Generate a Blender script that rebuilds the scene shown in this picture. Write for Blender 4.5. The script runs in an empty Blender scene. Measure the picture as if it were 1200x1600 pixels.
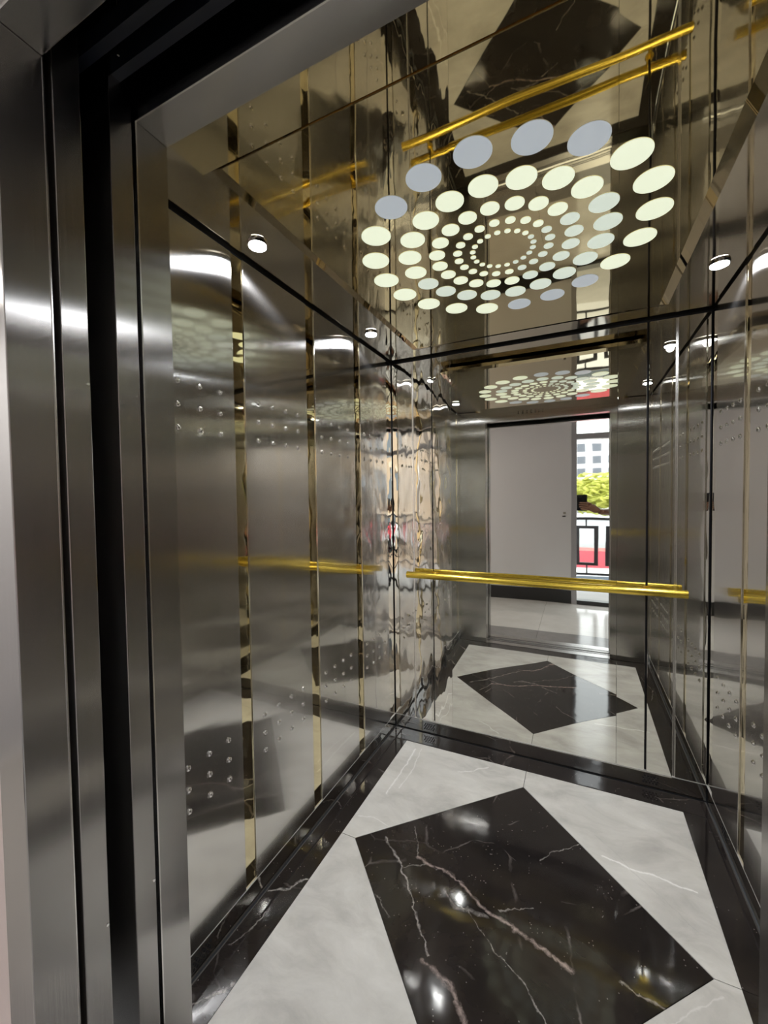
import bpy, bmesh, math, random
from mathutils import Vector, Matrix

random.seed(7)
SC = bpy.context.scene
COL = SC.collection

# ------------------------------------------------------------------ camera
CAM = Vector((0.9553, -0.5479, 1.3175))
YAW, PITCH, ROLL, FPX = 0.44338, 0.03229, -0.01341, 640.37
fw = Vector((-math.sin(YAW)*math.cos(PITCH), math.cos(YAW)*math.cos(PITCH), -math.sin(PITCH)))
rt = Vector((math.cos(YAW), math.sin(YAW), 0)); up = rt.cross(fw)
r2 = math.cos(ROLL)*rt + math.sin(ROLL)*up; u2 = -math.sin(ROLL)*rt + math.cos(ROLL)*up
cd = bpy.data.cameras.new('camera'); cam = bpy.data.objects.new('camera', cd); COL.objects.link(cam)
m = Matrix((r2, u2, -fw)).transposed().to_4x4(); m.translation = CAM; cam.matrix_world = m
cd.sensor_fit = 'VERTICAL'; cd.sensor_height = 36.0; cd.sensor_width = 27.0
cd.lens = FPX/1600*36; cd.clip_start = 0.01; cd.clip_end = 400
SC.camera = cam

# ------------------------------------------------------------------ world, exposure
SC.view_settings.view_transform = 'Standard'; SC.view_settings.look = 'None'
SC.view_settings.exposure = 0.0; SC.view_settings.gamma = 1.0; SC.view_settings.use_curve_mapping = False
W_ = bpy.data.worlds.new('world'); SC.world = W_; W_.use_nodes = True
bg = W_.node_tree.nodes['Background']; bg.inputs[0].default_value = (0.86, 0.93, 1.0, 1); bg.inputs[1].default_value = 5.0
SC.cycles.max_bounces = 14; SC.cycles.glossy_bounces = 12; SC.cycles.diffuse_bounces = 4
SC.cycles.sample_clamp_indirect = 6.0; SC.cycles.blur_glossy = 0.3
SC.cycles.use_denoising = True

SPOT_W, LANDING_W = 20.0, 20.0

# ------------------------------------------------------------------ dimensions (metres)
W, D, H = 1.4524, 1.589, 2.0804          # cab width, depth, height
OX0, OX1, OZ = 0.250, 1.130, 1.987       # entrance opening
SK = 0.0742                              # skirting height
YF = -0.06                               # outer face of the cab front
YL = -0.20                               # face of the landing frame
YW = -1.76                               # far wall of the landing

# ------------------------------------------------------------------ node helpers
def mat(name):
    m = bpy.data.materials.new(name); m.use_nodes = True
    nt = m.node_tree; b = nt.nodes['Principled BSDF']
    return m, nt, b
def N(nt, t, **kw):
    n = nt.nodes.new(t)
    for k, v in kw.items():
        if k in n.inputs.keys(): n.inputs[k].default_value = v
        else: setattr(n, k, v)
    return n
def math_n(nt, op, a, b=None, c=None, clamp=False):
    n = nt.nodes.new('ShaderNodeMath'); n.operation = op; n.use_clamp = clamp
    for i, v in enumerate((a, b, c)):
        if v is None: continue
        if isinstance(v, (int, float)): n.inputs[i].default_value = v
        else: nt.links.new(v, n.inputs[i])
    return n.outputs[0]
def vmath(nt, op, a, b=None, scale=None):
    n = nt.nodes.new('ShaderNodeVectorMath'); n.operation = op
    for i, v in enumerate((a, b)):
        if v is None: continue
        if isinstance(v, (tuple, list)): n.inputs[i].default_value = v
        else: nt.links.new(v, n.inputs[i])
    if scale is not None:
        if isinstance(scale, (int, float)): n.inputs['Scale'].default_value = scale
        else: nt.links.new(scale, n.inputs['Scale'])
    return n
def geo_pos(nt): return nt.nodes.new('ShaderNodeNewGeometry').outputs['Position']
def mapped(nt, src, sc):
    n = N(nt, 'ShaderNodeMapping'); n.inputs['Scale'].default_value = sc; nt.links.new(src, n.inputs['Vector']); return n.outputs[0]
def noise(nt, vec, scale, detail=2.0, rough=0.5, dist=0.0):
    n = N(nt, 'ShaderNodeTexNoise'); n.inputs['Scale'].default_value = scale; n.inputs['Detail'].default_value = detail
    n.inputs['Roughness'].default_value = rough; n.inputs['Distortion'].default_value = dist
    nt.links.new(vec, n.inputs['Vector']); return n
def ramp(nt, fac, stops):
    n = nt.nodes.new('ShaderNodeValToRGB'); cr = n.color_ramp
    while len(cr.elements) < len(stops): cr.elements.new(0.5)
    for e, (p, c) in zip(cr.elements, stops):
        e.position = p; e.color = c if len(c) == 4 else (*c, 1)
    nt.links.new(fac, n.inputs[0]); return n.outputs[0]
def mixc(nt, fac, a, b):
    n = nt.nodes.new('ShaderNodeMix'); n.data_type = 'RGBA'
    for i, v in ((0, fac), (6, a), (7, b)):
        if isinstance(v, (int, float)): n.inputs[i].default_value = v
        elif isinstance(v, (tuple, list)): n.inputs[i].default_value = (*v, 1) if len(v) == 3 else v
        else: nt.links.new(v, n.inputs[i])
    return n.outputs[2]
def wavy(nt, b, amp, scale, sc=(1, 1, 1), extra=None):
    v = mapped(nt, geo_pos(nt), sc); nz = noise(nt, v, scale, 1.5, 0.45)
    bp = N(nt, 'ShaderNodeBump'); bp.inputs['Strength'].default_value = 1.0; bp.inputs['Distance'].default_value = amp
    nt.links.new(nz.outputs['Fac'], bp.inputs['Height']); nt.links.new(bp.outputs[0], b.inputs['Normal']); return bp

def brushed(name, col, rough=0.30, aniso=0.95, amp=0.0006, wsc=(0.9, 0.9, 5.0), coat=0.0, ior=1.6):
    """vertically brushed stainless steel: highlights spread sideways"""
    m, nt, b = mat(name)
    b.inputs['Metallic'].default_value = 1.0
    p = geo_pos(nt)
    fine = noise(nt, mapped(nt, p, (420, 420, 3.0)), 1.0, 2.0, 0.6)
    c = mixc(nt, fine.outputs['Fac'], tuple(x*0.90 for x in col), tuple(min(1, x*1.08) for x in col))
    nt.links.new(c, b.inputs['Base Color'])
    r = math_n(nt, 'MULTIPLY_ADD', fine.outputs['Fac'], 0.05, rough-0.025)
    nt.links.new(r, b.inputs['Roughness'])
    b.inputs['Anisotropic'].default_value = aniso
    b.inputs['Coat Weight'].default_value = coat; b.inputs['Coat Roughness'].default_value = 0.04; b.inputs['Coat IOR'].default_value = ior
    wv = noise(nt, mapped(nt, p, (2.5, 2.5, 4.0)), 1.0, 1.5, 0.45); cb = N(nt, 'ShaderNodeBump'); cb.inputs['Distance'].default_value = 0.0022
    nt.links.new(wv.outputs['Fac'], cb.inputs['Height']); nt.links.new(cb.outputs[0], b.inputs['Coat Normal'])
    t = N(nt, 'ShaderNodeTangent'); t.direction_type = 'UV_MAP'; t.uv_map = 'UVMap'
    nt.links.new(t.outputs[0], b.inputs['Tangent'])
    wavy(nt, b, amp, 1.0, wsc)
    return m
def mirror(name, col, rough=0.02, amp=0.0004, scale=3.0, sc=(1, 1, 1)):
    m, nt, b = mat(name)
    b.inputs['Metallic'].default_value = 1.0; b.inputs['Base Color'].default_value = (*col, 1)
    b.inputs['Roughness'].default_value = rough
    if amp: wavy(nt, b, amp, scale, sc)
    return m
def plain(name, col, rough=0.5, metal=0.0, emit=None, estr=0.0, spec=None, mottle=0.0, msc=8.0):
    m, nt, b = mat(name)
    b.inputs['Base Color'].default_value = (*col, 1); b.inputs['Roughness'].default_value = rough; b.inputs['Metallic'].default_value = metal
    if mottle:
        nz = noise(nt, geo_pos(nt), msc, 4.0, 0.6)
        nt.links.new(mixc(nt, nz.outputs['Fac'], tuple(x*(1-mottle) for x in col), tuple(min(1, x*(1+mottle)) for x in col)), b.inputs['Base Color'])
    if emit: b.inputs['Emission Color'].default_value = (*emit, 1); b.inputs['Emission Strength'].default_value = estr
    if spec is not None: b.inputs['Specular IOR Level'].default_value = spec
    return m

def seg_dist(nt, p, pts):
    """distance in the floor plane from p to a polyline (vein drawn in the stone)"""
    best = None
    for (ax, ay), (bx, by) in zip(pts[:-1], pts[1:]):
        ab = (bx-ax, by-ay, 0); L2 = ab[0]**2+ab[1]**2
        pa = vmath(nt, 'SUBTRACT', p, (ax, ay, 0)).outputs[0]
        t = vmath(nt, 'DOT_PRODUCT', pa, ab).outputs['Value']
        t = math_n(nt, 'DIVIDE', t, L2, clamp=True)
        q = vmath(nt, 'SCALE', (0, 0, 0), scale=t); q.inputs[0].default_value = ab
        d = vmath(nt, 'DISTANCE', pa, q.outputs[0]).outputs['Value']
        best = d if best is None else math_n(nt, 'MINIMUM', best, d)
    return best
def floor_p(nt, amp, scale):
    """xy of the point (z dropped) pushed about a little by noise, so veins wander"""
    p = vmath(nt, 'MULTIPLY', geo_pos(nt), (1, 1, 0)).outputs[0]
    nz = noise(nt, p, scale, 4.0, 0.6)
    off = vmath(nt, 'SUBTRACT', nz.outputs['Color'], (0.5, 0.5, 0.5)).outputs[0]
    off = vmath(nt, 'SCALE', off, scale=amp).outputs[0]
    off = vmath(nt, 'MULTIPLY', off, (1, 1, 0)).outputs[0]
    return p, vmath(nt, 'ADD', p, off).outputs[0]

def black_marble(name, veins):
    m, nt, b = mat(name)
    p, pd = floor_p(nt, 0.05, 9.0)
    cloud = noise(nt, p, 3.5, 5.0, 0.65, 0.6)
    base = ramp(nt, cloud.outputs['Fac'], [(0.30, (0.012, 0.010, 0.010)), (0.62, (0.026, 0.021, 0.019)), (0.85, (0.050, 0.042, 0.038))])
    # white specks
    vo = N(nt, 'ShaderNodeTexVoronoi'); vo.inputs['Scale'].default_value = 75.0; nt.links.new(p, vo.inputs['Vector'])
    sp = math_n(nt, 'LESS_THAN', vo.outputs['Distance'], 0.13)
    gate = math_n(nt, 'GREATER_THAN', noise(nt, p, 14.0, 2.0).outputs['Fac'], 0.55)
    sp = math_n(nt, 'MULTIPLY', math_n(nt, 'MULTIPLY', sp, gate), 0.35)
    base = mixc(nt, sp, base, (0.45, 0.42, 0.40))
    # hair-fine natural cracks
    e = N(nt, 'ShaderNodeTexVoronoi'); e.feature = 'DISTANCE_TO_EDGE'; e.inputs['Scale'].default_value = 3.2
    nt.links.new(pd, e.inputs['Vector'])
    cr = ramp(nt, e.outputs['Distance'], [(0.0, (1, 1, 1)), (0.010, (0, 0, 0))])
    g2 = ramp(nt, noise(nt, p, 5.0, 2.0).outputs['Fac'], [(0.52, (0, 0, 0)), (0.66, (1, 1, 1))])
    cf = math_n(nt, 'MULTIPLY', math_n(nt, 'MULTIPLY', cr, g2), 0.40)
    base = mixc(nt, cf, base, (0.38, 0.33, 0.31))
    _, pw = floor_p(nt, 0.060, 13.0)
    for pts, w, strength, col in veins:
        d = seg_dist(nt, pw, pts)
        wn = math_n(nt, 'MULTIPLY_ADD', noise(nt, p, 22.0, 3.0, 0.7).outputs['Fac'], w*2.6, -w*0.55)
        wn = math_n(nt, 'MAXIMUM', wn, w*0.12)
        f = math_n(nt, 'SUBTRACT', 1.0, math_n(nt, 'DIVIDE', d, wn), clamp=True)
        gt = ramp(nt, noise(nt, p, 30.0, 4.0, 0.75, 1.0).outputs['Fac'], [(0.36, (.12, .12, .12)), (0.56, (1, 1, 1))])
        f = math_n(nt, 'MULTIPLY', math_n(nt, 'MULTIPLY', f, strength), gt)
        base = mixc(nt, f, base, col)
    nt.links.new(base, b.inputs['Base Color'])
    b.inputs['Roughness'].default_value = 0.07; b.inputs['Specular IOR Level'].default_value = 0.55
    wavy(nt, b, 0.0004, 14.0)
    return m
def white_marble(name, veins):
    m, nt, b = mat(name)
    p, pd = floor_p(nt, 0.12, 4.0)
    c1 = noise(nt, mapped(nt, pd, (1.6, 3.2, 1)), 2.2, 6.0, 0.62, 0.5)
    base = ramp(nt, c1.outputs['Fac'], [(0.28, (0.40, 0.385, 0.36)), (0.5, (0.56, 0.545, 0.51)), (0.72, (0.68, 0.665, 0.63))])
    c2 = noise(nt, p, 13.0, 5.0, 0.7)
    base = mixc(nt, math_n(nt, 'MULTIPLY', c2.outputs['Fac'], 0.28), base, (0.42, 0.41, 0.39))
    _, pw = floor_p(nt, 0.035, 13.0)
    for pts, w, strength, col in veins:
        d = seg_dist(nt, pw, pts)
        wn = math_n(nt, 'MAXIMUM', math_n(nt, 'MULTIPLY_ADD', noise(nt, p, 18.0, 3.0, 0.7).outputs['Fac'], w*2.6, -w*0.5), w*0.1)
        f = math_n(nt, 'MULTIPLY', math_n(nt, 'SUBTRACT', 1.0, math_n(nt, 'DIVIDE', d, wn), clamp=True), strength)
        base = mixc(nt, f, base, col)
    nt.links.new(base, b.inputs['Base Color'])
    b.inputs['Roughness'].default_value = 0.16; b.inputs['Specular IOR Level'].default_value = 0.45
    return m

PINK = (0.42, 0.33, 0.30); PALE = (0.50, 0.46, 0.43)
BV = [([(.43, .82), (.518, .81), (.601, .776), (.691, .734), (.783, .711), (.866, .691), (.943, .655)], .011, .85, PINK),
      ([(.282, .847), (.387, .758), (.469, .655), (.531, .575), (.572, .528)], .006, .8, PALE),
      ([(.566, .507), (.637, .489), (.665, .463), (.706, .423), (.74, .34), (.80, .24)], .014, .75, PINK),
      ([(.586, .732), (.672, .681), (.741, .623), (.799, .588), (.879, .517), (.95, .42)], .004, .6, PALE),
      ([(.827, .993), (.955, 1.121)], .0035, .55, PALE), ([(1.054, .689), (1.104, .673), (1.153, .67), (1.20, .665)], .005, .6, PALE),
      ([(.398, .755), (.458, .81)], .004, .5, PALE), ([(.43, .82), (.36, .95)], .004, .45, PALE),
      ([(.564, .734), (.599, .703), (.695, .713)], .010, .4, PALE), ([(.728, .751), (.824, .801)], .003, .5, PALE),
      ([(.16, .70), (.30, .66), (.42, .58)], .004, .45, PALE)]
WV = [([(.185, 1.428), (.186, 1.234), (.185, 1.068)], .006, .8, (.82, .81, .79)), ([(.21, 1.44), (.23, 1.26), (.22, 1.12)], .005, .6, (.8, .79, .77)),
      ([(1.034, 1.105), (1.123, 1.089), (1.208, 1.087), (1.314, 1.078)], .007, .9, (.86, .85, .83)),
      ([(1.02, 1.20), (1.16, 1.05), (1.28, .93)], .003, .4, (.36, .35, .34)), ([(1.161, .634), (1.22, .69), (1.30, .76)], .004, .4, (.80, .78, .76)),
      ([(.431, 1.344), (.50, 1.38), (.556, 1.436)], .006, .6, (.8, .79, .77)), ([(.13, .9), (.2, .92), (.27, .90)], .004, .6, (.8, .79, .78))]
EV = [([(.018, .484), (.07, .52), (.101, .586), (.128, .612)], .006, .8, PALE), ([(.03, .15), (.092, .221), (.113, .247)], .007, .7, PALE),
      ([(.02, .30), (.06, .42)], .004, .5, PALE), ([(1.36, .3), (1.41, .5), (1.38, .66)], .003, .4, PALE)]

M = {}
M['steel'] = brushed('brushed_steel', (0.66, 0.64, 0.61), 0.165, 1.0, 0.0030, (0.6, 0.6, 5.0), 1.0, 1.65)
M['steel_near_mirror'] = brushed('satin_steel', (0.68, 0.66, 0.63), 0.15, 1.0, 0.0030, (0.6, 0.6, 5.0), 1.0, 2.3)
M['frame_steel'] = brushed('frame_steel', (0.50, 0.485, 0.47), 0.20, 1.0, 0.0020, (0.8, 0.8, 4.0), 0.0)
M['mirror'] = mirror('mirror_steel', (0.76, 0.75, 0.69), 0.015, 0.00045, 3.0, (1, 1, 1))
M['wavy_mirror'] = mirror('wavy_mirror_steel', (0.78, 0.76, 0.70), 0.02, 0.0028, 5.0, (3.0, 1.0, 1.0))
M['gold_mirror'] = mirror('gold_mirror_steel', (0.78, 0.68, 0.44), 0.03, 0.0014, 5.0, (1, 1, 1.6))
M['bronze_mirror'] = mirror('bronze_mirror_steel', (0.62, 0.52, 0.32), 0.02, 0.0009, 3.2, (1, 1, 1))
M['ceiling_steel'] = mirror('ceiling_steel', (0.56, 0.50, 0.40), 0.05, 0.0010, 4.0)
M['lip'] = plain('pale_steel_lip', (0.55, 0.54, 0.52), 0.35, 0.3)
M['edge'] = mirror('bright_edge_steel', (0.85, 0.83, 0.80), 0.2, 0)
M['dark_metal'] = plain('near_black_metal', (0.006, 0.008, 0.014), 0.45, 0.0)
M['void'] = plain('shaft_black', (0.004, 0.004, 0.006), 0.8)
M['brass'] = mirror('polished_brass', (0.86, 0.63, 0.10), 0.22, 0)
M['chrome'] = mirror('chrome', (0.80, 0.79, 0.77), 0.06, 0)
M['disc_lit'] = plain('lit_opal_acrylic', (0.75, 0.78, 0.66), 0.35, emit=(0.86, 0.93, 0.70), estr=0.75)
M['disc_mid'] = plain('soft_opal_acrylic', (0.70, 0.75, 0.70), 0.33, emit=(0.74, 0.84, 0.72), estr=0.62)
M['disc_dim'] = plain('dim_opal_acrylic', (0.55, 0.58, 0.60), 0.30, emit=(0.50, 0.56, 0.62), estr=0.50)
M['led'] = plain('led_lens', (1, 1, 1), 0.3, emit=(0.90, 0.95, 1.0), estr=40.0)
M['skirt'] = mirror('skirting_steel', (0.62, 0.60, 0.56), 0.05, 0.0004, 6.0)
M['grout'] = plain('grout', (0.05, 0.045, 0.04), 0.8)
M['black_marble'] = black_marble('black_marble', BV)
M['border_marble'] = black_marble('border_black_marble', EV)
M['white_marble'] = white_marble('white_marble', WV)

# ------------------------------------------------------------------ mesh helpers
class MB:
    """collects faces; build() links them as one mesh with a metre-scale UV map (U runs sideways)"""
    def __init__(s): s.bm = bmesh.new()
    def box(s, x0, x1, y0, y1, z0, z1, bev=0.0):
        r = bmesh.ops.create_cube(s.bm, size=1.0); vs = r['verts']
        for v in vs:
            v.co = Vector((x0+(v.co.x+.5)*(x1-x0), y0+(v.co.y+.5)*(y1-y0), z0+(v.co.z+.5)*(z1-z0)))
        if bev:
            es = list({e for v in vs for e in v.link_edges})
            bmesh.ops.bevel(s.bm, geom=es, offset=bev, segments=2, affect='EDGES', profile=0.5)
        return s
    def poly(s, pts, z0, z1):
        """prism over a floor outline (counter-clockwise)"""
        b = [s.bm.verts.new((x, y, z0)) for x, y in pts]; t = [s.bm.verts.new((x, y, z1)) for x, y in pts]
        n = len(pts); s.bm.faces.new(t); s.bm.faces.new(b[::-1])
        for i in range(n): s.bm.faces.new((b[i], b[(i+1) % n], t[(i+1) % n], t[i]))
        return s
    def tube(s, a, b, r0, r1=None, seg=20, caps=True):
        a, b = Vector(a), Vector(b); r1 = r0 if r1 is None else r1
        d = (b-a); L = d.length; q = d.to_track_quat('Z', 'Y').to_matrix().to_4x4(); q.translation = (a+b)/2
        bmesh.ops.create_cone(s.bm, cap_ends=caps, segments=seg, radius1=r0, radius2=r1, depth=L, matrix=q); return s
    def sphere(s, c, r, sc=(1, 1, 1), u=16, v=10):
        mt = Matrix.Translation(c) @ Matrix.Diagonal((*sc, 1)); bmesh.ops.create_uvsphere(s.bm, u_segments=u, v_segments=v, radius=r, matrix=mt); return s
    def build(s, name, m, parent=None, smooth=False, loc=None):
        bm = s.bm; bmesh.ops.recalc_face_normals(bm, faces=bm.faces[:])
        off = Vector(loc) if loc is not None else (parent_loc(parent) if parent else Vector((0, 0, 0)))
        uv = bm.loops.layers.uv.new('UVMap')
        for f in bm.faces:
            n = f.normal; ax = max(range(3), key=lambda i: abs(n[i]))
            for l in f.loops:
                c = l.vert.co; l[uv].uv = ((c.y, c.z), (c.x, c.z), (c.x, c.y))[ax]
            f.smooth = smooth
        for v in bm.verts: v.co -= off
        me = bpy.data.meshes.new(name); bm.to_mesh(me); bm.free(); me.materials.append(m)
        o = bpy.data.objects.new(name, me); COL.objects.link(o)
        if smooth: 
            me.set_sharp_from_angle(angle=math.radians(35))
        if parent is not None:
            o.parent = parent; o.location = off - parent_loc(parent)
        else: o.location = off
        WL[o.name] = off
        return o
WL = {}
def parent_loc(p): return WL.get(p.name, Vector((0, 0, 0)))
def tag(o, label=None, cat=None, group=None, kind=None):
    if label: o['label'] = label
    if cat: o['category'] = cat
    if group: o['group'] = group
    if kind: o['kind'] = kind
    return o
def empty(name, loc, label=None, cat=None, group=None, kind=None):
    o = bpy.data.objects.new(name, None); COL.objects.link(o); o.location = loc; o.empty_display_size = 0.1
    WL[o.name] = Vector(loc); return tag(o, label, cat, group, kind)
def box(name, m, parent, *a, bev=0.0, label=None):
    o = MB().box(*a, bev=bev).build(name, m, parent)
    if label: o['label'] = label
    return o

# ------------------------------------------------------------------ floor of the cab
bl, br, bb = .1114, .1015, .1097; bf = .1097
mid, dgx, dgy = .7995, .0607, .119
xm = (bl+W-br)/2
T0, T1 = -0.02, 0.0; g = 0.0011
floor = tag(MB().box(0, W, YF+.01, D, -.06, -.0035).build('floor', M['grout']),
            'cab floor of black and pale marble tiles in a diamond pattern', 'floor', kind='structure')
def inset(pts, d):
    """shrink a convex outline by d for the joints between tiles"""
    n = len(pts); out = []
    for i in range(n):
        p0, p1, p2 = Vector(pts[i-1]), Vector(pts[i]), Vector(pts[(i+1) % n])
        e1, e2 = (p1-p0).normalized(), (p2-p1).normalized()
        n1, n2 = Vector((-e1.y, e1.x)), Vector((-e2.y, e2.x))
        k = d/(1+n1.dot(n2)); out.append(tuple(p1+(n1+n2)*k))
    return out
X0, X1, Y0, Y1 = bl, W-br, .11, D-bb
VB, VF, VL_, VR = (xm, Y1-dgy), (xm, Y0+dgy), (X0+dgx, mid), (X1-dgx, mid)
SB, SF, SL, SR = (xm, Y1), (xm, Y0), (X0, mid), (X1, mid)
MB().poly(inset([VF, VR, VB, VL_], g), T0, T1).build('diamond_tile', M['black_marble'], floor)['label'] = 'black marble diamond tile with pink and white veins'
for q in ([SL, VL_, VB, SB, (X0, Y1)], [SB, VB, VR, SR, (X1, Y1)], [SR, VR, VF, SF, (X1, Y0)][::1], [SF, VF, VL_, SL, (X0, Y0)]):
    a = sum(q[i][0]*q[(i+1) % len(q)][1]-q[(i+1) % len(q)][0]*q[i][1] for i in range(len(q)))
    q = q if a > 0 else q[::-1]
    mb = MB()
    # concave outline: split at the diamond edge so each piece is convex
    mb.poly(inset(q, g), T0, T1)
    bmesh.ops.triangulate(mb.bm, faces=[f for f in mb.bm.faces if len(f.verts) > 4])
    mb.build('pale_tile', M['white_marble'], floor)
e = .006
for q in ([(e, e), (X0, Y0), SL, (e, mid)], [(e, mid), SL, (X0, Y1), (e, D-e)], [(e, D-e), (X0, Y1), SB, (xm, D-e)], [(xm, D-e), SB, (X1, Y1), (W-e, D-e)],
          [(W-e, D-e), (X1, Y1), SR, (W-e, mid)], [(W-e, mid), SR, (X1, Y0), (W-e, e)], [(W-e, e), (X1, Y0), SF, (xm, e)], [(xm, e), SF, (X0, Y0), (e, e)]):
    a = sum(q[i][0]*q[(i+1) % 4][1]-q[(i+1) % 4][0]*q[i][1] for i in range(4))
    MB().poly(inset(q if a > 0 else q[::-1], g*.6), T0, T1).build('border_tile', M['border_marble'], floor)

# ------------------------------------------------------------------ side walls
rivet_me = None
def rivets(parent, wallx, ys, sgn):
    """rows of domed studs pressed in the panel, high and low"""
    global rivet_me
    if rivet_me is None:
        mb = MB(); mb.tube((0, 0, 0), (.0012, 0, 0), .0098, seg=16); mb.sphere((.001, 0, 0), .0078, (.55, 1, 1), 14, 8)
        o = mb.build('rivet', M['chrome'], smooth=True); rivet_me = o.data; bpy.data.objects.remove(o)
    for z in (1.636, 1.575, 1.514, .593, .533, .473):
        for y in ys:
            r = bpy.data.objects.new('rivet', rivet_me); COL.objects.link(r); r.parent = parent
            r.location = Vector((wallx, y, z)) - parent_loc(parent)
            if sgn < 0: r.rotation_euler = (0, 0, math.pi)
PT = H-.008
PANELS = [(.078, .404, [.133, .204, .275, .347]), (.449, .779, [.506, .576, .647, .717]), (.833, 1.154, [.875, .946, 1.016, 1.086]), (1.210, 1.512, [1.245, 1.315, 1.385, 1.455])]
STRIPS = [(.030, .078), (.404, .449), (.779, .833), (1.154, 1.210), (1.512, 1.5885)]
def side_wall(name, x, sgn, label):
    """sgn = +1: wall at x facing +x"""
    X = lambda a, b: (min(x-sgn*a, x-sgn*b), max(x-sgn*a, x-sgn*b))
    a, b = X(.012, .05)
    root = tag(MB().box(a, b, -.0, D+.05, -.06, H+.06).build(name, M['void']), label, 'wall', kind='structure')
    for y0, y1, ys in PANELS:
        a, b = X(0, .010)
        p = MB().box(a, b, y0+.0012, y1-.0012, SK, PT, bev=.0008).build('wall_panel', M['steel' if y0 < .8 else 'steel_near_mirror'], root); p['label'] = 'brushed steel wall panel with rows of round studs'
        rivets(p, x, ys, sgn)
    for y0, y1 in STRIPS:
        a, b = X(.0035, .011)
        s = box('mirror_strip', M['gold_mirror'] if y0 < 1.5 else M['wavy_mirror'], root, a, b, y0, y1, SK, PT)
        s['label'] = 'narrow polished mirror strip'
    a, b = X(0, .01); box('corner_strip', M['steel'], root, a, b, .0, .0285, SK, PT, bev=.0008)
    a, b = X(.003, .011); sk = box('skirting', M['skirt'], root, a, b, 0, D, 0.0015, SK-.003)
    a, b = X(-.0005, .011); box('lip', M['lip'], root, a, b, 0, D, SK-.0030, SK-.0002)
    for yc in (.23, 1.36):
        vent(sk, lambda u, z: (x-sgn*.003, yc+u, z), sgn, 0)
    return root
def vent(parent, f, sgn, axis):
    mb = MB()
    for r in range(4):
        for c in range(5):
            u = (c-2)*.0125+(.006 if r % 2 else 0); z = .022+r*.0095
            p = Vector(f(u, z)); d = Vector((0, 0, 0)); d[axis] = sgn*.0008
            i0 = len(mb.bm.verts); mb.tube(p-d, p+d, .0042, seg=10)
    mb.build('vent_holes', M['void'], parent)
wl = side_wall('wall_left', 0.0, 1, 'left cab wall of brushed steel panels and gold mirror strips')
wr = side_wall('wall_right', W, -1, 'right cab wall of brushed steel panels and mirror strips')

# ------------------------------------------------------------------ back wall
wb = tag(MB().box(-.05, W+.05, D+.012, D+.05, -.06, H+.06).build('wall_back', M['void']), 'back cab wall of polished mirror steel behind the brass handrail', 'wall', kind='structure')
for x0, x1, mk, nm in ((.0012, .119, 'wavy_mirror', 'corner_mirror'), (.1285, .2325, 'wavy_mirror', 'side_mirror'), (.2375, .3385, 'wavy_mirror', 'side_mirror'),
                   (1.1145, 1.2255, 'mirror', 'side_mirror'), (1.2335, 1.330, 'mirror', 'side_mirror'), (1.340, W-.0012, 'mirror', 'corner_mirror')):
    MB().box(x0, x1, D, D+.011, SK, PT, bev=.0009).build(nm, M[mk], wb)
mb = MB(); bmv = mb.bm.verts; cx0, cx1, nc = .3395, 1.1135, 48
def sheet_slope(x):      # the big mirror sheet is not quite flat: it bows slightly towards both sides
    return .015 if x < .55 else (.015*(.75-x)/.20 if x < .75 else (0 if x < .95 else -.020*(x-.95)/.16))
yy = D-.003; rows = []
for i in range(nc+1):
    x = cx0+(cx1-cx0)*i/nc
    rows.append((bmv.new((x, yy, SK)), bmv.new((x, yy, PT)), bmv.new((x, D+.011, SK)), bmv.new((x, D+.011, PT))))
    yy += sheet_slope(x+(cx1-cx0)/nc/2)*(cx1-cx0)/nc
fs = []
for a, b in zip(rows[:-1], rows[1:]):
    fs.append(mb.bm.faces.new((a[0], b[0], b[1], a[1]))); mb.bm.faces.new((a[1], b[1], b[3], a[3])); mb.bm.faces.new((a[2], b[2], b[0], a[0])); mb.bm.faces.new((a[3], b[3], b[2], a[2]))
mb.bm.faces.new((rows[0][0], rows[0][1], rows[0][3], rows[0][2])); mb.bm.faces.new((rows[-1][0], rows[-1][2], rows[-1][3], rows[-1][1]))
mb.build('centre_mirror', M['mirror'], wb, smooth=True)
for x0, x1 in ((.119, .1285), (1.330, 1.340)):
    box('bright_strip', M['edge'], wb, x0, x1, D+.004, D+.011, SK, PT)
bsk = box('skirting', M['skirt'], wb, .001, W-.001, D+.003, D+.011, .0015, SK-.003)
box('lip', M['lip'], wb, 0, W, D-.0005, D+.011, SK-.0030, SK-.0002)
for xc in (.20, 1.247): vent(bsk, lambda u, z: (xc+u, D+.003, z), 1, 1)

# ------------------------------------------------------------------ cab front (returns and header)
wf = tag(MB().box(-.01, OX0, YF, 0, 0, H).build('wall_front', M['frame_steel']), 'brushed steel cab front beside and above the entrance', 'wall', kind='structure')
box('right_return', M['frame_steel'], wf, OX1, W+.01, YF, 0, 0, H)
box('header', M['frame_steel'], wf, OX0+.0008, OX1-.0008, YF, 0, OZ, H)
for x0, x1, z0, z1 in ((OX0-.0005, OX0+.0015, .004, OZ), (OX1-.0015, OX1+.0005, .004, OZ)):
    box('edge_bead', M['edge'], wf, x0, x1, YF-.002, YF+.0005, z0, z1)
box('edge_bead', M['edge'], wf, OX0, OX1, YF-.002, YF+.0005, OZ-.0015, OZ+.0005)

mb = MB()
for r in range(2):
    for c in range(7): mb.tube((.50+c*.03, -.0006, 2.040+r*.014), (.50+c*.03, .0010, 2.040+r*.014), .0042, seg=10)
mb.build('vent_holes', M['void'], wf)
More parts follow.
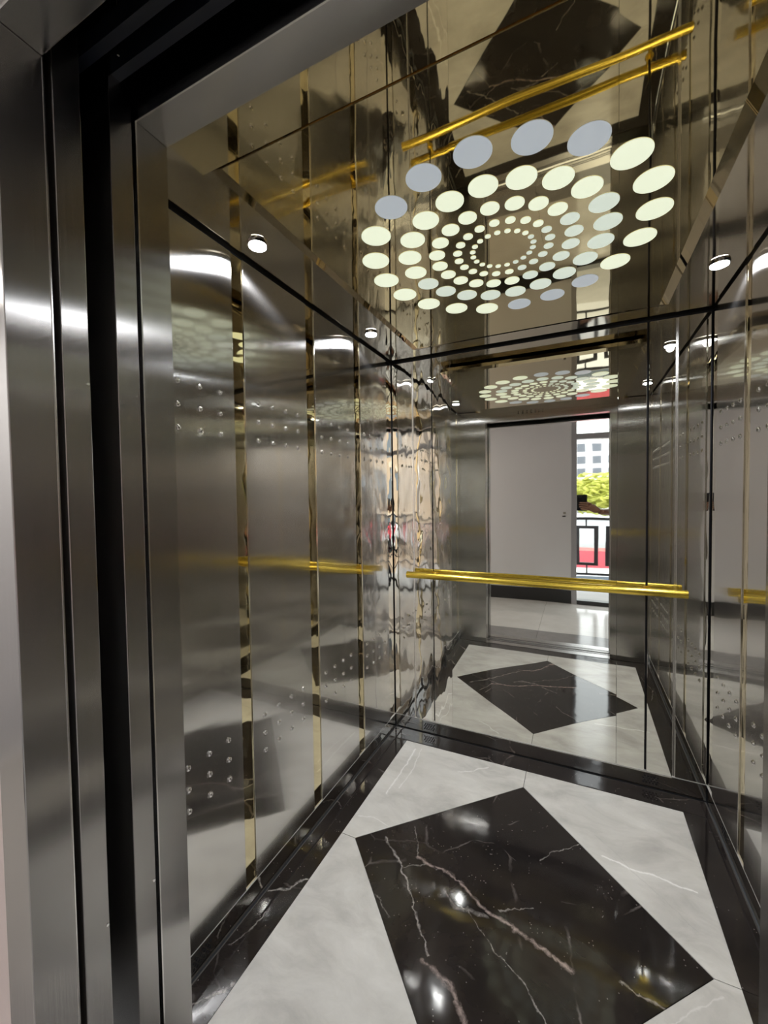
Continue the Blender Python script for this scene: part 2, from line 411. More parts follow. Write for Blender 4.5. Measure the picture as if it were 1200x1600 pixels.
# ------------------------------------------------------------------ ceiling
ce = tag(MB().box(-.05, W+.05, -.06, D+.05, H+.004, H+.05).build('ceiling', M['ceiling_steel']), 'dark polished steel cab ceiling around the light panel', 'ceiling', kind='structure')
HP = 2.0457; PX0, PX1, PY0, PY1 = .213, 1.268, .136, 1.382
pn = empty('ceiling_light_panel', (.7405, .759, HP), 'dropped bronze mirror ceiling panel with rings of round light discs', 'ceiling panel')
mb = MB(); bmv = mb.bm.verts; c_ = .034
lo = [bmv.new((x, y, HP)) for x, y in ((PX0+c_, PY0+.002), (PX1-c_, PY0+.002), (PX1-c_, PY1-c_), (PX0+c_, PY1-c_))]
mi = [bmv.new((x, y, HP+.008)) for x, y in ((PX0, PY0), (PX1, PY0), (PX1, PY1), (PX0, PY1))]
hi = [bmv.new((x, y, H-.006)) for x, y in ((PX0+.01, PY0+.01), (PX1-.01, PY0+.01), (PX1-.01, PY1-.01), (PX0+.01, PY1-.01))]
mb.bm.faces.new(lo)
for i in range(4):
    j = (i+1) % 4; mb.bm.faces.new((lo[i], lo[j], mi[j], mi[i])); mb.bm.faces.new((mi[i], mi[j], hi[j], hi[i]))
mb.bm.faces.new(hi)
mb.build('mirror_plate', M['bronze_mirror'], pn)
box('front_plate', M['bronze_mirror'], pn, PX0-.02, PX1+.02, .004, PY0-.001, HP+.003, H-.004)
for x, y in ((.32, .3), (1.16, .3), (.32, 1.22), (1.16, 1.22)):
    MB().tube((x, y, H-.010), (x, y, H+.006), .01).build('hanger', M['chrome'], pn)
disc_me = {}
for R_, dia in ((.377, .0815), (.2725, .0690), (.191, .0475), (.130, .0265), (.086, .0165)):
    for k in range(20):
        a = math.radians(18*k); c = (.7518+R_*math.cos(a), .7175+R_*math.sin(a)*(1 if R_ > .2 else 1.0))
        # the discs over the front left of the panel glow less than the others
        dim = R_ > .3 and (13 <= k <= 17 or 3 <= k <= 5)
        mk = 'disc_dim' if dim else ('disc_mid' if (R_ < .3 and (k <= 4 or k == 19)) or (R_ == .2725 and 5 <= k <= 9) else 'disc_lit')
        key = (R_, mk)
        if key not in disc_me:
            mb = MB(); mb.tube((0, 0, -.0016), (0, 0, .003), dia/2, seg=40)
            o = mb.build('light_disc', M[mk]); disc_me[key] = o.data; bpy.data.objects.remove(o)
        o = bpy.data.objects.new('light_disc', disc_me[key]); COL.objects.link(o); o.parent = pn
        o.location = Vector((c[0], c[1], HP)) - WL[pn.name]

# ------------------------------------------------------------------ spotlights in the ceiling margin
for (x, y), lab in (((.088, .423), 'recessed ceiling spotlight at the front left above the brushed wall'), ((.088, 1.165), 'recessed ceiling spotlight at the back left corner beside the light panel'),
                    ((1.376, 1.183), 'recessed ceiling spotlight at the back right corner'), ((1.376, .423), 'recessed ceiling spotlight at the front right, nearest the camera')):
    s = empty('spotlight', (x, y, H), lab, 'spotlight', 'recessed spotlights in the cab ceiling')
    mb = MB(); mb.tube((x, y, H-.004), (x, y, H+.006), .0285, .031, seg=36); mb.build('bezel', M['chrome'], s)
    mb = MB(); mb.tube((x, y, H-.0065), (x, y, H-.003), .0255, seg=32); mb.build('lens', M['led'], s)
    L = bpy.data.lights.new('spotlight_lamp', 'SPOT'); L.energy = SPOT_W; L.spot_size = math.radians(150); L.spot_blend = 0.6
    L.shadow_soft_size = 0.018; L.color = (0.93, 0.95, 1.0)
    lo_ = bpy.data.objects.new('spotlight_lamp', L); COL.objects.link(lo_); lo_.parent = s; lo_.location = (0, 0, -.016)

# ------------------------------------------------------------------ brass handrail on the back wall
zr, yr = .9, D-.06
hr = empty('handrail', ((.105+1.368)/2, D, zr), 'polished brass handrail across the mirrored back wall', 'handrail')
MB().tube((.109, yr, zr), (1.364, yr, zr), .0175, seg=32).build('rail', M['brass'], hr, smooth=True)
for xa, xb in ((.105, .111), (1.362, 1.368)):
    MB().tube((xa, yr, zr), (xb, yr, zr), .0182, seg=32).build('end_cap', M['brass'], hr, smooth=True)
for x in (.235, 1.2295):
    mb = MB(); mb.tube((x, yr, zr), (x, D-.003, zr), .007, seg=16); mb.tube((x, D-.006, zr), (x, D-.0002, zr), .016, seg=24)
    mb.build('bracket', M['brass'], hr, smooth=True)

# ------------------------------------------------------------------ doors in the gap between cab and landing
def leaf(name, x0, x1, y0, y1, edge_x, label):
    d = tag(MB().box(x0, x1, y0, y1, .012, 2.08, bev=.0012).build(name, M['frame_steel']), label, 'door', kind='structure')
    s = 1 if edge_x == x1 else -1
    for z in (.62, 1.505):
        MB().tube((edge_x-.0005*s, y1-.004, z), (edge_x+.0015*s, y1-.004, z), .0022, seg=10).build('screw', M['chrome'], d)
    return d
leaf('door_1', -.30, OX0-.001, -.106, -.067, OX0-.001, 'left cab door leaf pushed back into its pocket')
leaf('door_2', OX1+.001, 1.68, -.106, -.067, OX1+.001, 'right cab door leaf pushed back into its pocket')
leaf('door_3', -.30, OX0+.003, -.1905, -.152, OX0+.003, 'left landing door leaf pushed back behind the frame')
leaf('door_4', OX1-.003, 1.68, -.1905, -.152, OX1-.003, 'right landing door leaf pushed back behind the frame')
sh = tag(MB().box(-.36, -.31, -.197, YF, -.15, 2.5).build('gap_blackout', M['void']), 'added black boxes that darken the gap between the doors', 'wall', kind='structure')  # black boxes added to keep the door gap dark and stop light leaks
box('blackout_side', M['void'], sh, 1.69, 1.74, -.197, YF, -.15, 2.5)
box('blackout_bottom', M['void'], sh, -.36, 1.74, -.193, YF+.009, -.16, -.125)
box('blackout_top', M['void'], sh, -.36, 1.74, -.197, YF, 2.46, 2.5)
box('blackout_front', M['void'], sh, -.31, 1.69, -.20+.003, -.1925, 2.037, 2.46)
box('blackout_back', M['void'], sh, -.31, 1.69, YF-.006, YF-.001, H+.001, 2.46)
box('door_hanger_plate', M['dark_metal'], sh, -.2, 1.6, -.100, -.085, OZ+.045, 2.30)  # plate coloured near-black to add the darkness above the doors
box('track', M['dark_metal'], sh, -.25, 1.65, -.145, -.13, 2.02, 2.05)
MB().tube((.36, -.146, 2.10), (.36, -.153, 2.10), .008, seg=6).build('bolt', M['chrome'], sh)
MB().tube((.30, -.12, 2.02), (.30, -.12, 2.20), .0018, seg=8).build('hanger_cable', M['chrome'], sh)
sill = tag(MB().box(OX0-.02, OX1+.02, -.106, .0, -.03, .0015).build('trim_1', M['frame_steel']), 'grooved metal door sill of the cab', 'sill', kind='structure')
for y in (-.075, -.092): box('groove', M['void'], sill, OX0-.02, OX1+.02, y-.004, y+.004, .0010, .0018)
sill2 = tag(MB().box(OX0-.02, OX1+.02, -.262, -.135, -.03, .0015).build('trim_2', M['frame_steel']), 'grooved metal door sill of the landing', 'sill', kind='structure')
for y in (-.160, -.178): box('groove', M['void'], sill2, OX0-.02, OX1+.02, y-.004, y+.004, .0010, .0018)

# ------------------------------------------------------------------ landing frame
YE = -.257                               # front of the landing frame
def jamb(name, s, xi, label):
    """s=-1 left, +1 right; xi = inner edge"""
    X = lambda a, b: (min(xi+s*a, xi+s*b), max(xi+s*a, xi+s*b))
    a, b = X(0, .070)
    o = tag(MB().box(a, b, YE, YL, 0, 2.036, bev=.0015).build(name, M['frame_steel']), label, 'door frame', kind='structure')
    a, b = X(-.0006, .0016); box('edge_bead', M['edge'], o, a, b, YL-.0005, YL+.0012, 0, 1.966)
    return o
jamb('trim_3', -1, .250, 'left brushed steel jamb of the landing door frame')
jamb('trim_4', 1, OX1+.001, 'right brushed steel jamb of the landing door frame')
tag(MB().box(.2505, OX1+.0005, YE, YL, 1.966, 2.036, bev=.0015).build('trim_5', M['frame_steel']), 'brushed steel head of the landing door frame', 'door frame', kind='structure')

# ------------------------------------------------------------------ landing (seen in the mirrors)
M['plaster'] = plain('plaster', (0.62, 0.52, 0.49), 0.7, mottle=.12)
M['grey_wall'] = plain('grey_painted_wall', (0.80, 0.81, 0.83), 0.5, mottle=.03, msc=3)
M['land_ceil'] = plain('landing_ceiling', (0.62, 0.60, 0.57), 0.8)
M['black_trim'] = plain('black_trim', (0.02, 0.02, 0.022), 0.3)
M['tile_dark'] = plain('dark_grey_tile', (0.20, 0.19, 0.185), 0.12, mottle=.2, msc=14)
M['tile_light'] = plain('light_stone_tile', (0.55, 0.53, 0.50), 0.12, mottle=.14, msc=6)
M['window_frame'] = plain('white_window_frame', (0.42, 0.42, 0.44), 0.4)
M['iron'] = plain('black_iron', (0.015, 0.013, 0.014), 0.4)
M['balcony_stone'] = plain('balcony_stone', (0.26, 0.25, 0.24), 0.6, mottle=.15)
LX0, LX1, LZ = -1.8, 3.0, 2.38
lf = tag(MB().box(LX0, LX1, YW-.12, -.194, -.12, -.012).build('floor_landing', M['grout']), 'landing floor of light stone with a dark grey band', 'floor', kind='structure')
ys = [-.263, -.53, -1.15, YW-.12]
for i in range(3):
    x = LX0
    while x < LX1-.01:
        x1 = min(x+.8, LX1)
        box('floor_tile', M['tile_dark'] if i == 0 else M['tile_light'], lf, x+.001, x1-.001, ys[i+1]+.001, ys[i]-.001, -.012, 0); x = x1
wn = tag(MB().box(LX0, .1795, -.253, -.193, 0, LZ).build('wall_entrance', M['plaster']), 'pinkish plastered landing wall beside the lift frame', 'wall', kind='structure')
box('right_part', M['plaster'], wn, OX1+.0715, LX1, -.253, -.193, 0, LZ)
box('top_part', M['plaster'], wn, .180, OX1+.071, -.253, -.193, 2.0365, LZ)
WX0, WX1 = .93, 2.35
wfar = tag(MB().box(LX0, WX0-.055, YW-.12, YW, 0, LZ).build('wall_landing', M['grey_wall']), 'plain grey landing wall facing the lift, left of the window', 'wall', kind='structure')
box('right_part', M['grey_wall'], wfar, WX1+.055, LX1, YW-.12, YW, 0, LZ)
tag(MB().box(LX0, WX0-.056, YW, YW+.012, 0, .165).build('baseboard_landing', M['black_trim']), 'black skirting at the foot of the grey landing wall', 'skirting', kind='structure')
tag(MB().box(LX0-.1, LX0, YW-.12, -.19, 0, LZ).build('wall_landing_left', M['grey_wall']), 'left end wall of the landing', 'wall', kind='structure')
tag(MB().box(LX1, LX1+.1, YW-.12, -.19, 0, LZ).build('wall_landing_right', M['plaster']), 'right end wall of the landing', 'wall', kind='structure')
tag(MB().box(LX0-.1, LX1+.1, YW-.12, -.19, LZ, LZ+.1).build('ceiling_landing', M['land_ceil']), 'plain landing ceiling', 'ceiling', kind='structure')
win = tag(MB().box(WX0-.055, WX0, YW-.10, YW+.012, 0, LZ).build('window_1', M['window_frame']), 'tall open balcony window of the landing with a transom bar', 'window', kind='structure')
box('window_frame', M['window_frame'], win, WX1, WX1+.055, YW-.10, YW+.01, 0, LZ)
box('transom', M['window_frame'], win, WX0, WX1, YW-.09, YW-.03, 2.005, 2.07)
box('threshold', M['black_trim'], win, WX0, WX1, YW-.10, YW+.005, 0, .05)
lk = empty('door_lock', (.80, YW, 1.08), 'small dark keyhole plate on the grey wall beside the window', 'lock')
MB().box(.785, .815, YW, YW+.006, 1.10, 1.125, bev=.001).build('plate', M['chrome'], lk)
mb = MB(); mb.tube((.80, YW, 1.075), (.80, YW+.03, 1.075), .008); mb.box(.775, .815, YW+.028, YW+.036, 1.068, 1.082, bev=.002); mb.build('lever', M['iron'], lk)

# ceiling lamp of the landing
LMX, LMY = -1.15, -1.42
cl = empty('ceiling_lamp', (LMX, LMY, LZ), 'round white ceiling lamp on the landing', 'lamp')
MB().tube((LMX, LMY, LZ-.03), (LMX, LMY, LZ), .14, seg=36).build('lamp_base', M['window_frame'], cl)
M['opal'] = plain('opal_shade', (.9, .9, .88), .4, emit=(1, .96, .90), estr=2.5)
MB().tube((LMX, LMY, LZ-.06), (LMX, LMY, LZ-.03), .10, .125, seg=36).build('lamp_shade', M['opal'], cl)
L = bpy.data.lights.new('ceiling_lamp_light', 'AREA'); L.shape = 'DISK'; L.size = .26; L.energy = LANDING_W; L.color = (1, .96, .91)
lo_ = bpy.data.objects.new('ceiling_lamp_light', L); COL.objects.link(lo_); lo_.parent = cl; lo_.location = (0, 0, -.065)

# ------------------------------------------------------------------ balcony and railing
bal = tag(MB().box(LX0, LX1+.6, -3.02, YW-.12, -.15, -.02).build('floor_balcony', M['balcony_stone']), 'pale stone balcony slab outside the window', 'balcony', kind='structure')
ry = -2.72
ra = empty('balcony_railing', (1.6, ry, -.02), 'black iron balcony railing with upright rectangles', 'railing')
xa, xb = .55, 3.2
MB().box(xa, xb, ry-.02, ry+.02, .98, 1.015, bev=.003).build('top_rail', M['iron'], ra)
MB().box(xa, xb, ry-.012, ry+.012, .20, .23).build('bottom_rail', M['iron'], ra)
x = .68
while x < 3.0:
    mb = MB()
    for a in ((x, x+.033), (x+.150, x+.183)): mb.box(a[0], a[1], ry-.012, ry+.012, .34, .90)
    mb.box(x+.033, x+.150, ry-.012, ry+.012, .34, .378); mb.box(x+.033, x+.150, ry-.012, ry+.012, .862, .90)
    mb.box(x+.084, x+.097, ry-.01, ry+.01, .23, .34); mb.box(x+.084, x+.097, ry-.01, ry+.01, .90, .98)
    mb.build('railing_panel', M['iron'], ra); x += .24
for x in (xa+.02, xb-.02): MB().box(x-.02, x+.02, ry-.02, ry+.02, -.02, .98).build('post', M['iron'], ra)

# ------------------------------------------------------------------ street far outside
GZ = -3.25
M['asphalt'] = plain('asphalt', (.33, .33, .34), .8, mottle=.15, msc=.6)
M['white_fac'] = plain('white_facade', (.80, .79, .77), .7, mottle=.06, msc=.3)
M['beige_fac'] = plain('beige_facade', (.42, .31, .21), .8, mottle=.10, msc=.5)
M['beige_light'] = plain('cream_facade_band', (.52, .43, .32), .8)
M['glass'] = plain('dark_window_glass', (.10, .12, .14), .15)
M['pale_glass'] = plain('pale_window_glass', (.13, .14, .16), .5)
M['leaf'] = plain('tree_foliage', (.50, .52, .10), .7, mottle=.45, msc=1.2)
M['bark'] = plain('bark', (.12, .08, .05), .9)
M['car_red'] = plain('red_car_paint', (.50, .09, .11), .25)
M['car_white'] = plain('white_car_paint', (.72, .73, .75), .25)
M['tyre'] = plain('tyre_rubber', (.02, .02, .02), .7)
M['awn_red'] = plain('red_awning_cloth', (.68, .05, .08), .7)
M['awn_white'] = plain('white_awning_cloth', (.78, .78, .78), .7)
tag(MB().box(-60, 90, -110, -3.3, GZ-.2, GZ).build('ground_street', M['asphalt']), 'grey street below the balcony', 'street', kind='structure')
def facade(name, x0, x1, y0, y1, h, m, label, nx, nz, z0=1.0, bands=False, ww=1.3, gl='glass'):
    b = empty(name, ((x0+x1)/2, (y0+y1)/2, GZ), label, 'building')
    MB().box(x0, x1, y0, y1, GZ, GZ+h).build('wall', M[m], b)
    sx, sz = (x1-x0)/nx, (h-z0-.6)/nz
    me = None
    mbw = MB(); mbw.box(-ww/2, ww/2, -.03, .06, -.75, .75); o = mbw.build('window', M[gl]); me = o.data; bpy.data.objects.remove(o)
    n = 0
    for i in range(nx):
        for k in range(nz):
            if n >= 98: break
            n += 1
            o = bpy.data.objects.new('window', me); COL.objects.link(o); o.parent = b
            o.location = Vector((x0+(i+.5)*sx, y1, GZ+z0+(k+.6)*sz)) - WL[b.name]
    if bands:
        for k in range(nz+1): MB().box(x0-.2, x1+.2, y1, y1+.25, GZ+z0+k*sz-.25, GZ+z0+k*sz+.05).build('ledge', M['beige_light'], b)
    MB().box(x0-.3, x1+.3, y0, y1+.35, GZ+h, GZ+h+.5).build('roof', M['beige_light'], b)
    return b
facade('apartment_tower', -8, 14, -95, -85, 15.5, 'white_fac', 'tall white apartment block beyond the trees', 16, 6, ww=.8, z0=.5, gl='pale_glass')
facade('apartment_building', 9, 19.4, -26, -18.3, 15, 'beige_fac', 'beige stone apartment building right of the street', 7, 5, bands=True)
facade('corner_building', 20.5, 34, -27, -17, 13, 'beige_fac', 'broad beige corner building at the far right', 8, 4, bands=True, ww=1.1)
def tree(x, y, h, r, label):
    t = empty('street_tree', (x, y, GZ), label, 'tree', 'street trees below the balcony')
    MB().tube((x, y, GZ), (x, y, GZ+h-r*.6), .16, .10, seg=10).build('trunk', M['bark'], t, smooth=True)
    bm = bmesh.new(); rnd = random.Random(int(x*10))
    for k in range(900):
        a, b, c = rnd.gauss(0, 1), rnd.gauss(0, 1), rnd.gauss(0, 1); l = math.sqrt(a*a+b*b+c*c)
        rr = r*(.45+.6*rnd.random()); p = Vector((x+a/l*rr, y+b/l*rr, GZ+h-r*.2+c/l*rr*.8))
        mt = Matrix.Translation(p) @ Matrix.Rotation(rnd.random()*6, 4, Vector((a, b, c)).normalized()) @ Matrix.Diagonal((1, .6, .25, 1))
        bmesh.ops.create_icosphere(bm, subdivisions=1, radius=.20+.09*rnd.random(), matrix=mt)
    mb = MB(); mb.bm.free(); mb.bm = bm; mb.build('foliage', M['leaf'], t)
tree(-2.6, -34, 5.4, 2.2, 'leafy street tree, leftmost of the row'); tree(2.2, -36, 5.2, 2.3, 'leafy street tree between the leftmost tree and the tallest one')
tree(6.9, -41, 6.0, 2.3, 'tallest street tree, right of the window view'); tree(4.2, -48, 6.2, 2.3, 'leafy street tree farthest back, before the white block')
def car(x, y, m, label, L=4.3, van=False):
    c = empty('parked_car', (x, y, GZ), label, 'car', 'cars parked in the street')
    mb = MB(); bm = mb.bm
    prof = [(-.5, .25), (-.5, .72), (-.44, .84), (-.24, .92), (-.13, 1.38), (.19, 1.42), (.34, .98), (.47, .88), (.5, .6), (.5, .25)]
    if van: prof = [(-.5, .25), (-.5, 1.35), (-.47, 1.5), (.22, 1.5), (.36, 1.02), (.48, .90), (.5, .6), (.5, .25)]
    a = [bm.verts.new((x+u*L, y-.85, GZ+w)) for u, w in prof]; b = [bm.verts.new((x+u*L, y+.85, GZ+w)) for u, w in prof]
    bm.faces.new(a); bm.faces.new(b[::-1])
    for i in range(len(prof)): j = (i+1) % len(prof); bm.faces.new((a[i], a[j], b[j], b[i]))
    mb.build('car_body', M[m], c)
    MB().poly([(0, 0), (1, 0), (1, 1), (0, 1)], 0, 1).bm.free()
    mb = MB(); bm = mb.bm
    pr = [(-.21, .95), (-.12, 1.32), (.17, 1.35), (.29, .98)] if not van else [(.10, 1.0), (.10, 1.38), (.20, 1.38), (.30, 1.0)]
    a = [bm.verts.new((x+u*L, y+.86, GZ+w)) for u, w in pr]; b = [bm.verts.new((x+u*L, y+.84, GZ+w)) for u, w in pr]
    bm.faces.new(a); bm.faces.new(b[::-1])
    for i in range(4): j = (i+1) % 4; bm.faces.new((a[i], a[j], b[j], b[i]))
    mb.build('side_window', M['glass'], c)
    for u in (-.31, .31): MB().tube((x+u*L, y+.70, GZ+.32), (x+u*L, y+.88, GZ+.32), .32, seg=20).build('wheel', M['tyre'], c)
car(1.9, -22.6, 'car_red', 'red delivery van parked in the street, leftmost behind the railing', L=4.6, van=True); car(-3.4, -23.2, 'car_white', 'white car parked beside the red car, to its left')
car(1.4, -15.6, 'car_white', 'white car parked nearest below the balcony'); car(10.2, -12.5, 'car_white', 'white car parked before the striped awning'); car(15.4, -13.5, 'car_red', 'red car parked before the beige building')
aw = empty('shop_awning', (12, -16.6, GZ), 'red and white striped shop awning on the beige building', 'awning')
for k in range(14):
    x0 = 7.5+k*.9; mb = MB(); bm = mb.bm
    vs = [bm.verts.new(v) for v in ((x0, -17.65, GZ+3.1), (x0+.9, -17.65, GZ+3.1), (x0+.9, -16.2, GZ+2.3), (x0, -16.2, GZ+2.3), (x0, -16.2, GZ+1.9), (x0+.9, -16.2, GZ+1.9))]
    bm.faces.new(vs[:4]); bm.faces.new((vs[3], vs[2], vs[5], vs[4]))
    bmesh.ops.solidify(bm, geom=bm.faces[:], thickness=.03)
    mb.build('awning_stripe', M['awn_red'] if k % 2 else M['awn_white'], aw)

# ------------------------------------------------------------------ the photographer at the right of the doorway, and the phone
def skin_bm(nodes, edges, sub=2):
    """nodes: name -> (xyz, rx, ry); one continuous surface grown round the edges"""
    names = list(nodes); idx = {n: i for i, n in enumerate(names)}
    me = bpy.data.meshes.new('tmp'); me.from_pydata([nodes[n][0] for n in names], [(idx[a], idx[b]) for a, b in edges], [])
    o = bpy.data.objects.new('tmp', me); COL.objects.link(o)
    sk = o.modifiers.new('s', 'SKIN'); sk.use_smooth_shade = True; sk.branch_smoothing = .6
    sd = o.modifiers.new('d', 'SUBSURF'); sd.levels = sub; sd.render_levels = sub
    for i, n in enumerate(names):
        v = me.skin_vertices[0].data[i]; v.radius = nodes[n][1:3]; v.use_root = (i == 0)
    dg = bpy.context.evaluated_depsgraph_get(); ev = o.evaluated_get(dg); em = ev.to_mesh()
    bm = bmesh.new(); bm.from_mesh(em); ev.to_mesh_clear(); bpy.data.objects.remove(o); bpy.data.meshes.remove(me)
    return bm
def add_bm(dst, src):
    me = bpy.data.meshes.new('t'); src.to_mesh(me); src.free(); dst.from_mesh(me); bpy.data.meshes.remove(me)
def chain(pts, radii, sub=2):
    nodes = {str(i): (tuple(p), r, r) for i, (p, r) in enumerate(zip(pts, radii))}
    return skin_bm(nodes, [(str(i), str(i+1)) for i in range(len(pts)-1)], sub)
def wrap(bm): mb = MB(); mb.bm.free(); mb.bm = bm; return mb

M['skin'] = plain('skin', (.30, .155, .10), .55)
M['shirt'] = plain('grey_cotton', (.17, .17, .18), .9)
M['denim'] = plain('dark_trousers', (.03, .035, .05), .9)
M['hair'] = plain('black_hair', (.012, .01, .009), .6)
M['shoe'] = plain('black_shoe', (.02, .02, .02), .5)
M['phone'] = plain('dark_phone_glass', (.012, .013, .016), .12)
PP = lambda a, b, c: CAM + r2*a + u2*b + fw*c        # a point beside the lens: right, up, ahead
# phone
ph = empty('phone', PP(0, -.14, -.012), 'black phone held upright in the raised hand', 'phone')
def obox(name, m, parent, cx, cy, cz, sx, sy, sz, bev):
    bm = bmesh.new(); r = bmesh.ops.create_cube(bm, size=1.0)
    for v in r['verts']: v.co = Vector((v.co.x*sx, v.co.y*sy, v.co.z*sz))
    bmesh.ops.bevel(bm, geom=bm.edges[:], offset=bev, segments=3, affect='EDGES')
    for v in bm.verts: v.co = PP(cx+v.co.x, cy+v.co.y, cz+v.co.z)
    return wrap(bm).build(name, m, parent)
obox('phone_body', M['phone'], ph, .012, -.064, -.0105, .075, .155, .0085, .0035)
obox('camera_bump', M['dark_metal'], ph, -.002, -.003, -.0055, .028, .028, .0022, .001)
obox('screen', M['void'], ph, .012, -.064, -.0150, .069, .146, .0008, .0003)
# person
BX = -.07
def q_(x, y, z): return (x+BX, y, z)
wrist = tuple(PP(.115, -.150, -.045))
body = {'pelvis': (q_(1.62, -.97, .95), .098, .058), 'waist': (q_(1.61, -.96, 1.10), .098, .068), 'chest': (q_(1.60, -.94, 1.30), .115, .075),
        'top': (q_(1.60, -.93, 1.415), .075, .052), 'neck': (q_(1.60, -.915, 1.49), .056, .056), 'skull': (q_(1.592, -.90, 1.57), .056, .060),
        'lsh': (q_(1.43, -.90, 1.40), .056, .056), 'lel': (q_(1.27, -.86, 1.16), .043, .043), 'lwr': (wrist, .027, .024),
        'rsh': (q_(1.78, -.94, 1.40), .056, .056), 'rel': (q_(1.85, -.97, 1.13), .043, .043), 'rwr': (q_(1.84, -.88, .89), .027, .025),
        'lhip': (q_(1.53, -.97, .90), .062, .058), 'lkn': (q_(1.49, -.93, .50), .060, .060), 'lan': (q_(1.48, -.98, .09), .040, .042),
        'rhip': (q_(1.71, -.97, .90), .062, .058), 'rkn': (q_(1.75, -.95, .50), .060, .060), 'ran': (q_(1.76, -1.0, .09), .040, .042)}
bed = [('pelvis', 'waist'), ('waist', 'chest'), ('chest', 'top'), ('top', 'neck'), ('neck', 'skull'), ('top', 'lsh'), ('lsh', 'lel'), ('lel', 'lwr'), ('top', 'rsh'), ('rsh', 'rel'), ('rel', 'rwr'),
       ('pelvis', 'lhip'), ('lhip', 'lkn'), ('lkn', 'lan'), ('pelvis', 'rhip'), ('rhip', 'rkn'), ('rkn', 'ran')]
pr = empty('person', q_(1.62, -.97, 0), 'person in grey T-shirt beside the door frame, holding out the phone', 'person')
bm = skin_bm(body, bed)
# head with brow, nose, chin, ears
hc = Vector(q_(1.59, -.895, 1.615)); face = Vector((-.42, .90, -.05)).normalized(); side = face.cross(Vector((0, 0, 1))).normalized()
hb = bmesh.new(); bmesh.ops.create_uvsphere(hb, u_segments=28, v_segments=20, radius=1)
for v in hb.verts:
    x, y, z = v.co
    w_ = .074*(1-.22*max(0, -z)**1.5); f_ = .092 if y < 0 else .094*(1-.10*max(0, -z))
    yy_ = y*f_ + (.018 if (y > .6 and abs(x) < .16 and -.32 < z < .02) else 0) - (.006 if (y > .6 and .15 < abs(x) < .6 and 0 < z < .25) else 0) + (.006 if (y > .7 and abs(x) < .35 and -.62 < z < -.42) else 0)
    v.co = hc + side*(x*w_) + face*yy_ + Vector((0, 0, z*.112))
add_bm(bm, hb)
for s in (-1, 1):
    eb = bmesh.new(); bmesh.ops.create_uvsphere(eb, u_segments=12, v_segments=8, radius=.026)
    for v in eb.verts: v.co = hc + side*(s*.075+v.co.x*.3) + face*(v.co.y*.6-.004) + Vector((0, 0, v.co.z*1.1-.005))
    add_bm(bm, eb)
# left hand: palm behind the phone's lower right edge, four fingers across its back, thumb up the screen side
P3 = lambda pts: [PP(*p) for p in pts]
add_bm(bm, chain([wrist, PP(.090, -.130, -.034), PP(.068, -.105, -.026), PP(.060, -.085, -.024)], [.026, .033, .034, .028]))
for k, (y0, L_) in enumerate(((-.068, .92), (-.088, 1.0), (-.108, .95), (-.127, .78))):
    add_bm(bm, chain(P3([(.064, y0-.004, -.022), (.060, y0, .004), (.060-.030*L_, y0+.002, .0075), (.060-.052*L_, y0+.004, .004), (.060-.066*L_, y0+.005, .002)]), [.0105, .0098, .0088, .0080, .0066]))
add_bm(bm, chain(P3([(.075, -.105, -.034), (.060, -.082, -.036), (.040, -.062, -.027), (.018, -.046, -.0235)]), [.0145, .0120, .0105, .0080]))
# right hand hanging, slightly curled
rw = Vector(body['rwr'][0]); add_bm(bm, chain([rw, rw+Vector((0, .012, -.05)), rw+Vector((0, .02, -.095))], [.025, .034, .030]))
for k in range(4):
    b0 = rw+Vector((0, -.012+k*.019, -.09)); l = (.9, 1.0, .95, .75)[k]
    add_bm(bm, chain([b0, b0+Vector((-.004, .002, -.035*l)), b0+Vector((-.014, .003, -.062*l)), b0+Vector((-.026, .003, -.080*l))], [.0100, .0092, .0084, .0068]))
add_bm(bm, chain([rw+Vector((-.01, .03, -.035)), rw+Vector((-.018, .052, -.062)), rw+Vector((-.022, .056, -.090))], [.0140, .0115, .0085]))
wrap(bm).build('body', M['skin'], pr, smooth=True)
cl_ = {k: (v[0], v[1]+.012, v[2]+.012) for k, v in body.items()}
cl_['waist'] = (body['waist'][0], .140, .105); cl_['chest'] = (body['chest'][0], .165, .120); cl_['top'] = (body['top'][0], .118, .090)
def part_way(a, b, t): return tuple(Vector(a)*(1-t)+Vector(b)*t)
sh_ = {'hem': (tuple(Vector(body['pelvis'][0])+Vector((0, 0, -.075))), .178, .135), **{k: cl_[k] for k in ('pelvis', 'waist', 'chest', 'top', 'lsh', 'rsh')}}
sh_['pelvis'] = (body['pelvis'][0], .176, .132)
sh_['le'] = (part_way(body['lsh'][0], body['lel'][0], .72), .062, .062); sh_['re'] = (part_way(body['rsh'][0], body['rel'][0], .72), .062, .062)
sh_['nk'] = (part_way(body['top'][0], body['neck'][0], .55), .075, .070)
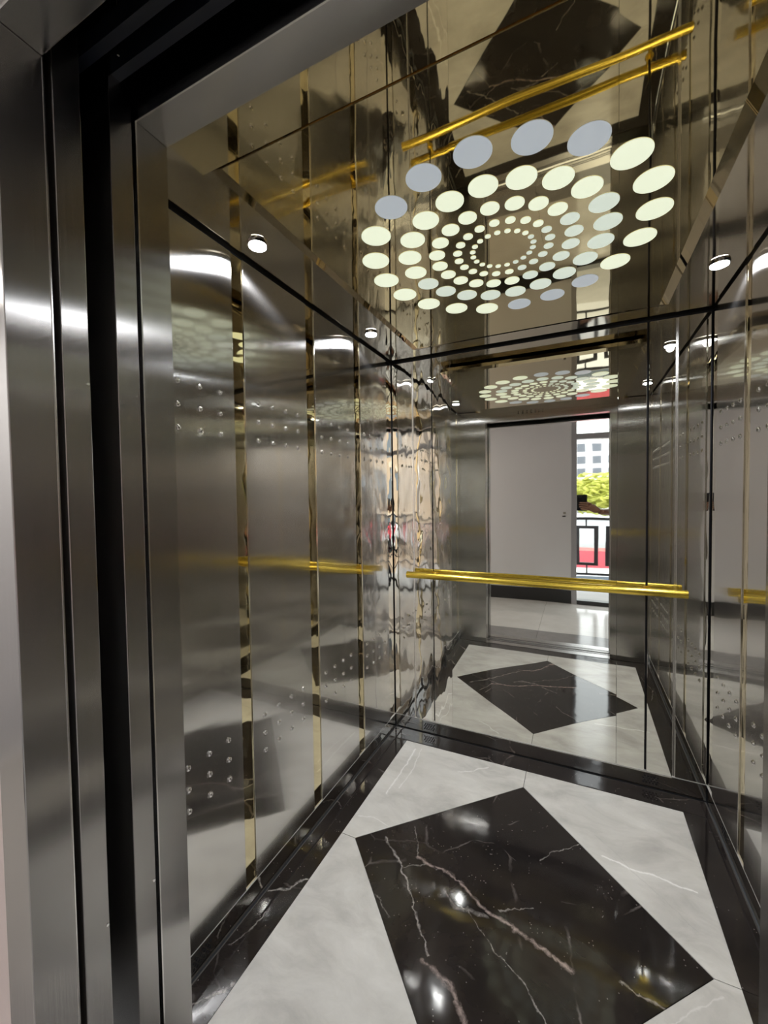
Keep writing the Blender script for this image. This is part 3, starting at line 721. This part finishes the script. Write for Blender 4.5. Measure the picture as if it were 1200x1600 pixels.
wrap(skin_bm(sh_, [('hem', 'pelvis'), ('pelvis', 'waist'), ('waist', 'chest'), ('chest', 'top'), ('top', 'nk'), ('top', 'lsh'), ('lsh', 'le'), ('top', 'rsh'), ('rsh', 're')])).build('shirt', M['shirt'], pr, smooth=True)
tb = chain([part_way(body['pelvis'][0], body['waist'][0], .70), body['pelvis'][0], tuple(Vector(body['pelvis'][0])+Vector((0, 0, -.09)))], [.118, .142, .145])
for v in tb.verts: v.co.y = body['pelvis'][0][1] + (v.co.y-body['pelvis'][0][1])*.84
for s in 'lr':
    h_ = Vector(body[s+'hip'][0]); add_bm(tb, chain([h_+Vector((0, 0, .05)), h_+Vector((0, .005, -.14)), body[s+'kn'][0], body[s+'an'][0]], [.098, .100, .076, .062]))
wrap(tb).build('trousers', M['denim'], pr, smooth=True)
for s in 'lr':
    a = Vector(body[s+'an'][0])
    wrap(chain([a+Vector((0, -.03, -.045)), a+Vector((-.01, .07, -.05)), a+Vector((-.03, .17, -.058))], [.044, .042, .031])).build('shoe', M['shoe'], pr, smooth=True)
hb = bmesh.new(); bmesh.ops.create_uvsphere(hb, u_segments=28, v_segments=20, radius=1)
for v in hb.verts:
    x, y, z = v.co; k = 1.0
    if y > .15 and z < .55: k = .80
    if z < -.35: k = .8
    v.co = hc + side*(x*.082*k) + face*((y*.100-.010)*k) + Vector((0, 0, (z*.118+.010)*k))
wrap(hb).build('hair', M['hair'], pr, smooth=True)
for s in (-1, 1):
    eb = bmesh.new(); bmesh.ops.create_uvsphere(eb, u_segments=12, v_segments=8, radius=.009)
    for v in eb.verts: v.co = hc + side*(s*.030) + face*.080 + v.co + Vector((0, 0, .008))
    wrap(eb).build('eye', M['hair'], pr, smooth=True)
mb_ = bmesh.new(); bmesh.ops.create_uvsphere(mb_, u_segments=14, v_segments=8, radius=1)
for v in mb_.verts: v.co = hc + side*(v.co.x*.023) + face*(.0865+v.co.y*.005) + Vector((0, 0, -.048+v.co.z*.006))
M['lips'] = plain('lips', (.26, .09, .07), .5)
wrap(mb_).build('mouth', M['lips'], pr, smooth=True)
